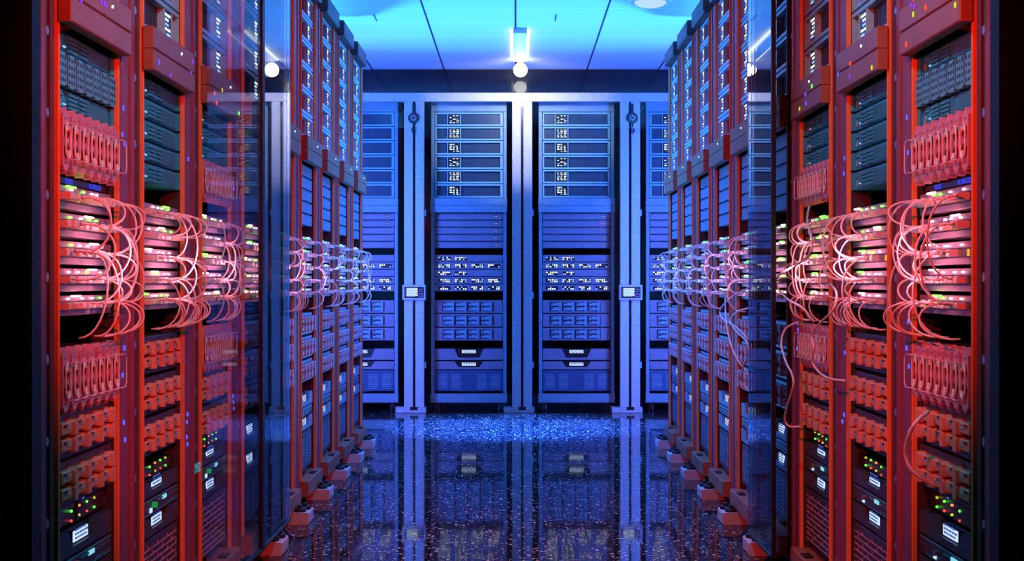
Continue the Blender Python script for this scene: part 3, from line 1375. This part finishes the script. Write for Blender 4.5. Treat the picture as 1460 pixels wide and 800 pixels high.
    if k == 2 and side == 'left':  # glowing numerals on the post stand in for a reflected overlay
        o = make('lettering', text_mesh('1952', 0.042, 'text_cyan'), root, (-0.345, -0.0065, 0.45))
        o.rotation_euler = (PI / 2, 0, 0)
    # small glowing squares stand in for glass reflections over the near racks
    if near:
        rr = random.Random(70 + k + (9 if flip else 0))
        for j in range(14 if k == 0 else 9):
            m = rr.choice(('violet_glint', 'yellow_led', 'violet_glint', 'red_led', 'blue_led', 'green_led'))
            if j % 2:
                make('indicator_or_reflection', shared(('reflection_sq', m), reflection_square(m)), root, (rr.uniform(-0.22, 0.22), -0.0345, rr.uniform(1.59, 1.69)))
            else:
                u = rr.uniform(HW + 0.018, HW + 0.052) * (-1 if flip else 1)
                make('indicator_or_reflection', shared(('reflection_sq', 'blue_led'), reflection_square('blue_led')), root, (u, -0.0045, rr.choice((0.55, 0.8, 1.35)) + 0.022 * (j // 2)))
    return root


def slot_drawer(W, h):
    def fn():
        mb = MB()
        mb.box(-W / 2, W / 2, 0.012, 0.26, 0.003, h - 0.003, 'chassis', 0.001)
        for i in range(2):
            for x in (-0.19, -0.05, 0.09):
                mb.box(x, x + 0.11, 0.0105, 0.0125, 0.010 + i * 0.014, 0.017 + i * 0.014, 'black')
        return mb
    return fn


def mesh_grid(W, h):
    def fn():
        mb = MB()
        for i in range(9):
            z = 0.012 + i * (h - 0.024) / 9
            for j in range(8):
                x = -W / 2 + 0.012 + j * (W - 0.024) / 8
                mb.box(x, x + 0.046, 0.0125, 0.0145, z, z + 0.003, 'cart')
                if (i + j) % 2:
                    mb.box(x + 0.046, x + 0.049, 0.0125, 0.0145, z, z + 0.012, 'cart')
        return mb
    return fn


def cart_bank(thing, W, hh, z, label, flip):
    t = thing('cartridge_bank', shared(('cart_body', hh), cart_body(W, hh)), z, label, 'cartridge bank', None)
    for c in range(7):
        m = make('cartridge', shared(('cartridge', hh), cart_module(hh), flip=flip), t, ((-1 if flip else 1) * (-W / 2 + 0.010 + c * 0.0640), 0, 0))
        make('ring', shared(('cart_ring', hh), cart_ring(hh), flip=flip), m)
        make('wire_handle', shared(('cart_wire', hh), cart_wire(hh), flip=flip), m)
    return t


def drive_handles(t, flip, mat='handle'):
    for r in range(2):
        for c in range(4):
            x = -0.205 + c * 0.101
            o = make('drive_handle', shared(('drive_handle', mat), lambda: drive_handle(mat), flip=flip), t, ((-x if flip else x), 0, 0.018 + r * 0.037))


for side in ('left', 'right'):
    for k in range(NR):
        rack(side, k)


# ------------------------------------------------------------------ back racks
BW = 0.540
BHW = 0.273


def b_cabinet():
    mb = MB()
    for s in (-1, 1):
        a, b = sorted((s * 0.285, s * 0.302))
        mb.box(a, b, 0.03, 0.70, 0.067, 2.44, 'inner')
    mb.box(-0.285, 0.285, 0.68, 0.70, 0.067, 2.44, 'inner')
    mb.box(-0.302, 0.302, 0.02, 0.70, 2.44, 2.468, 'back_frame')
    mb.box(-0.302, 0.302, 0.0, 0.02, 2.388, 2.468, 'back_frame', 0.003)
    mb.box(-0.302, 0.302, 0.03, 0.70, 0.055, 0.067, 'inner')
    return mb


def b_upright():
    mb = MB()
    mb.box(BHW + 0.001, 0.302, 0.0, 0.03, 0.067, 2.387, 'back_frame', 0.003)
    for i in range(20):
        mb.cyl((BHW + 0.008, -0.002, 0.2 + i * 0.105), 0.003, 0.004, 'bolt', 'y', 6)
    return mb


def b_belt():
    mb = MB()
    mb.box(-0.306, 0.306, -0.030, -0.0005, 1.640, 1.697, 'back_frame', 0.003)
    mb.box(-0.306, 0.306, -0.030, -0.0005, 1.583, 1.638, 'back_frame', 0.003)
    return mb


def b_base():
    mb = MB()
    mb.box(-0.306, 0.306, -0.012, -0.0005, 0.067, 0.140, 'back_frame', 0.003)
    return mb


def b_caster():
    mb = MB()
    mb.tube([(-0.014, 0, 0.0), (-0.014, 0, 0.035), (0, 0, 0.05), (0.014, 0, 0.035), (0.014, 0, 0.0)], 0.006, 'bolt', 6)
    mb.cyl((-0.010, 0, 0.022), 0.022, 0.020, 'rubber', 'x', 16)
    return mb


BR = [(513.5, 'first'), (668.5, 'second'), (822.0, 'third'), (975.0, 'fourth')]
SB = F / DB
for bi, (xc, nm) in enumerate(BR):
    X = (xc - VX) / SB
    RK = 'the %s back rack from the left' % nm
    root = make('back_rack', None, None, (X, DB, 0))
    tag(root, 'tall blue-lit server rack behind the glass, %s from the left' % nm, 'server rack', 'server racks along the back')
    make('cabinet', shared('b_cabinet', b_cabinet), root)
    make('upright', shared('b_upright', b_upright), root)
    make('upright', shared('b_upright', b_upright, flip=True), root)
    make('belt', shared('b_belt', b_belt), root)
    make('base_plate', shared('b_base', b_base), root)
    for qx in (-0.255, 0.255):
        for qy in (0.06, 0.6):
            make('caster', shared('b_caster', b_caster, True), root, (qx, qy, 0.0))

    def thing(name, me, z, label, cat, group):
        return tag(make(name, me, None, (X, DB, z)), label, cat, group)
    H = 0.1143
    for i in range(6):
        z = 1.700 + (5 - i) * H
        t = thing('framed_panel', shared('b_framed', window_body(BW, H, 'recess_mid')), z,
                  '%s framed window panel with pixel display in %s' % (UPDOWN6[i], RK), 'panel', 'framed panels of %s' % RK)
        make('window_frame', shared('b_window_frame', window_frame(BW, H)), t)
        make('led_display', shared(('b_led_display', i % 3), led_display(BW, H, 80 + i % 3)), t)
    for i in range(5):
        hh = 0.0565
        z = 1.580 - (i + 1) * hh
        t = thing('blank_panel', shared('b_blank', blank_body(BW, hh, 'back_chassis')), z,
                  '%s blank panel under the belt of %s' % (ORD[i], RK), 'panel', 'blank panels of %s' % RK)
        make('port', shared('b_port', port_mesh(BW, hh)), t)
    for i in range(5):
        hh = 0.0590
        z = 1.248 - (i + 1) * hh
        t = thing('network_switch', shared('b_switch', u_body(BW, hh, 'back_chassis')), z,
                  '%s network switch with lit ports in %s' % (ORD[i], RK), 'network switch', 'network switches of %s' % RK)
        make('port_row', shared(('b_ports', i), back_ports(BW, hh, (0, 1) if i in (0, 2) else (0, 1, 2, 3), 20 + i)), t)
    for i in range(3):
        t = thing('drive_shelf', shared('b_drive', drive_body(BW, 0.106, 'back_chassis')), 0.780 - 0.11 * i,
                  '%s shelf of eight drive handles in %s' % (('upper', 'middle', 'lower')[i], RK), 'drive shelf', 'drive shelves of %s' % RK)
        drive_handles(t, False, 'back_frame')
    for i, (z, hh) in enumerate(((0.405, 0.093), (0.330, 0.068))):
        t = thing('screen_unit', shared(('b_screen_body', hh), screen_body(BW, hh, 'back_chassis')), z,
                  '%s drawer with notched lit screen in %s' % (('upper', 'lower')[i], RK), 'screen unit', 'screen units of %s' % RK)
        sc = make('screen', shared(('b_screen', 0), screen_mesh(0.06, 33)), t, (0, 0, 0.032 if i == 0 else 0.006))
    t = thing('vent_panel', shared('b_vent', vent_body(BW, 0.172, 'back_vent')), 0.155,
              'blue vent panel with four louvre blocks in %s' % RK, 'vent panel', None)
    make('louvres', shared('b_louvres', louvre_mesh(BW, 0.172, (0.04, 0.24, 0.62, 0.82), 'back_frame')), t)


# ------------------------------------------------------------------ glass doors beside the aisle
def glass_door(x, y0, y1, mat, label, edge_near=True, edge_far=False):
    root = make('glass_door', None, None, (x, (y0 + y1) / 2, 0))
    tag(root, label, 'glass door')
    h = (y1 - y0) / 2
    mb = MB()
    mb.box(-0.003, 0.003, -h + 0.002, h - 0.002, 0.092, 2.694, mat)
    make('pane', mb.mesh('door_pane'), root)
    for f, s in ((edge_near, -1), (edge_far, 1)):
        if f:
            mb = MB()
            a, b = sorted((s * h, s * (h - 0.012)))
            mb.box(-0.008, 0.008, a, b, 0.085, 2.698, 'black', 0.001)
            make('edge_seal', mb.mesh('edge_seal'), root)
    mb = MB()
    mb.box(-0.008, 0.008, -h + 0.022, h - 0.022, 0.085, 0.092, 'black', 0.001)
    make('bottom_rail', mb.mesh('bottom_rail'), root)


glass_door(0.882, 5.03, 5.58, 'pane', 'clear glass door reflecting the back racks, across from the two panes')
glass_door(-0.898, 5.22, 5.86, 'pane', 'clear glass door reflecting a white post, at the aisle side')
glass_door(-0.898, 4.30, 5.20, 'pane_soft', 'clear glass door nearer the camera, in front of red racks', False, True)


# ------------------------------------------------------------------ ceiling lamps and numerals
root = make('linear_ceiling_lamp', None, None, (0.03, 10.30, CEIL))
tag(root, 'long narrow ceiling lamp with two bright tubes on the centre seam', 'ceiling lamp')
mb = MB()
mb.box(-0.045, 0.045, -0.62, 0.62, -0.035, 0.0, 'steel_lit')
make('housing', mb.mesh('lamp_housing'), root)
mb = MB()
for s in (-1, 1):
    mb = MB()
    mb.cyl((s * 0.056, -0.62, -0.022), 0.009, 1.24, 'tube', 'y', 10)
    make('lamp_tube', mb.mesh('lamp_tube', True), root)
root = make('globe_lamp', None, None, (0.037, 11.05, CEIL))
tag(root, 'round glaring white globe lamp hanging under the ceiling', 'ceiling lamp')
mb = MB()
mb.cyl((0, 0, -0.030), 0.020, 0.030, 'steel_lit', 'z', 14)
make('stem', mb.mesh('lamp_stem'), root)
mb = MB()
mb.sphere((0, 0, -0.080), 0.052, 'globe')
make('globe', mb.mesh('lamp_globe', True), root)
root = make('dome_ceiling_light', None, None, (0.795, 8.68, CEIL))
tag(root, 'round white dome light at the top edge of the ceiling', 'ceiling lamp')
mb = MB()
mb.cyl((0, 0, -0.022), 0.125, 0.022, 'steel_lit', 'z', 32, 0.135)
make('rim', mb.mesh('dome_rim'), root)
mb = MB()
mb.sphere((0, 0, -0.020), 0.095, 'dome', 28, 12, 0.35)
make('dome', mb.mesh('dome'), root)

for x, w, fl in ((530, 'second', True), (790, 'third', False)):
    p = Vector(((x - VX) * 9.2 / F, 9.2, CEIL - 0.0015))
    me = text_mesh('1', 0.045, 'numeral', 0.0005, 0.04)
    o = make('ceiling_numeral', me, None, p)
    o.rotation_euler = (0, PI, 0)
    o.scale = (-1.1 if fl else 1.1, 6.5, 1.0)
    if not fl:
        o.rotation_euler = (0, PI, PI)
        o.rotation_euler = (PI, 0, 0)
        o.scale = (1.1, -6.5, 1.0)
    tag(o, 'small dark numeral one on the %s ceiling panel strip' % w, 'numeral')


# ------------------------------------------------------------------ lights
def area(name, loc, target, sx, sy, col, e, spread=PI):
    l = bpy.data.lights.new(name, 'AREA')
    l.shape = 'RECTANGLE'
    l.size, l.size_y = sx, sy
    l.color = col
    l.energy = e
    l.spread = spread
    o = bpy.data.objects.new(name, l)
    COL.objects.link(o)
    o.location = loc
    o.rotation_euler = (Vector(target) - Vector(loc)).to_track_quat('-Z', 'Y').to_euler()
    return o


def point(name, loc, col, e, r=0.03):
    l = bpy.data.lights.new(name, 'POINT')
    l.color = col
    l.energy = e
    l.shadow_soft_size = r
    o = bpy.data.objects.new(name, l)
    COL.objects.link(o)
    o.location = loc
    return o


def spot(name, loc, target, col, e, ang, blend=0.6, r=0.08):
    l = bpy.data.lights.new(name, 'SPOT')
    l.color = col
    l.energy = e
    l.spot_size = ang
    l.spot_blend = blend
    l.shadow_soft_size = r
    o = bpy.data.objects.new(name, l)
    COL.objects.link(o)
    o.location = loc
    o.rotation_euler = (Vector(target) - Vector(loc)).to_track_quat('-Z', 'Y').to_euler()
    return o


BLUE = (0.02, 0.20, 1.0)
# unseen area lights added over the rows and cross aisle brighten the ceiling
for s in (-1, 1):
    area('ceiling_fill', (s * 1.30, 7.9, 2.49), (s * 0.95, 7.9, 2.90), 3.0, 0.2, (0.04, 0.32, 1.0), 28)
    area('ceiling_fill_low', (s * 1.55, 10.45, 0.5), (s * 0.10, 8.3, 2.7), 0.3, 0.3, (0.04, 0.30, 1.0), 80, 1.7)
    # tall unseen fills added past the row ends to light the back racks
    area('back_rack_fill', (s * 1.85, 9.95, 1.35), (-s * 0.45, 11.75, 1.25), 0.25, 2.3, (0.055, 0.16, 1.0), 125)
# ceiling lights of the aisle, among them two added unseen fills
area('aisle_blue', (0.0, 7.9, 2.66), (0.0, 7.9, 0.0), 0.5, 2.6, (0.02, 0.20, 1.0), 75, 2.35)
area('aisle_warm_fill', (0.0, 5.6, 2.66), (0.0, 5.6, 0.0), 0.4, 2.2, (1.0, 0.30, 0.16), 7, 1.0)  # warm fill added to light the floor flecks
spot('front_blue_fill', (0.0, 3.1, 2.60), (0.0, 3.15, 0.0), (0.01, 0.66, 1.0), 42, 2.6, 0.3, 0.05)  # unseen fill added to bring out teal on the near servers
spot('floor_blue', (0.0, 9.5, 2.58), (0.0, 10.4, 0.0), (0.03, 0.16, 1.0), 13000, 0.80, 1.0)
spot('globe_lamp_light', (0.037, 10.9, 2.54), (0.0, 11.7, 1.9), (0.65, 0.66, 1.0), 40, 2.9, 1.0, 0.06)
# red lamps over the near part of the aisle, one for each row
RED = (1.0, 0.026, 0.006)
for s in (-1, 1):
    spot('red_lamp', (-s * 0.85, 1.2, 2.1), (s * 0.975, 4.9, 1.1), RED, 350, 0.775, 0.55, 0.05)
# glow of the switch lights onto their own racks
for s in (-1, 1):
    for k in range(NR):
        e = (6, 9, 9, 7, 5, 4, 3, 2.5, 2)[k]
        c = (1.0, 0.26, 0.34) if k < 4 else (0.9, 0.32, 0.55) if k < 6 else (0.35, 0.42, 1.0)
        spot('switch_glow', (s * (XP - 0.22), Y0 + PITCH * k, 1.08), (s * 1.2, Y0 + PITCH * k, 1.08), c, e, 1.5, 1.0, 0.03)

w = bpy.data.worlds.new('World')
SC.world = w
w.use_nodes = True
w.node_tree.nodes['Background'].inputs[0].default_value = (0.02, 0.04, 0.12, 1)
w.node_tree.nodes['Background'].inputs[1].default_value = 0.1

# ------------------------------------------------------------------ camera
cd = bpy.data.cameras.new('Camera')
cam = bpy.data.objects.new('Camera', cd)
COL.objects.link(cam)
cd.sensor_width = 36.0
cd.lens = 36.0 * F / 1460.0
cd.shift_x = -(VX - 730.0) / 1460.0
cd.shift_y = (VY - 400.0) / 1460.0
cd.clip_start = 0.05
cam.location = (0, 0, CAMZ)
cam.rotation_euler = (PI / 2, 0, 0)
SC.camera = cam

SC.view_settings.view_transform = 'Standard'
SC.view_settings.look = 'None'
SC.view_settings.gamma = 1.0
SC.view_settings.exposure = 0.0
SC.view_settings.use_curve_mapping = False
SC.cycles.use_denoising = True
SC.cycles.max_bounces = 8
SC.cycles.transparent_max_bounces = 16
SC.cycles.caustics_reflective = False
SC.cycles.caustics_refractive = False
SC.cycles.sample_clamp_indirect = 6.0
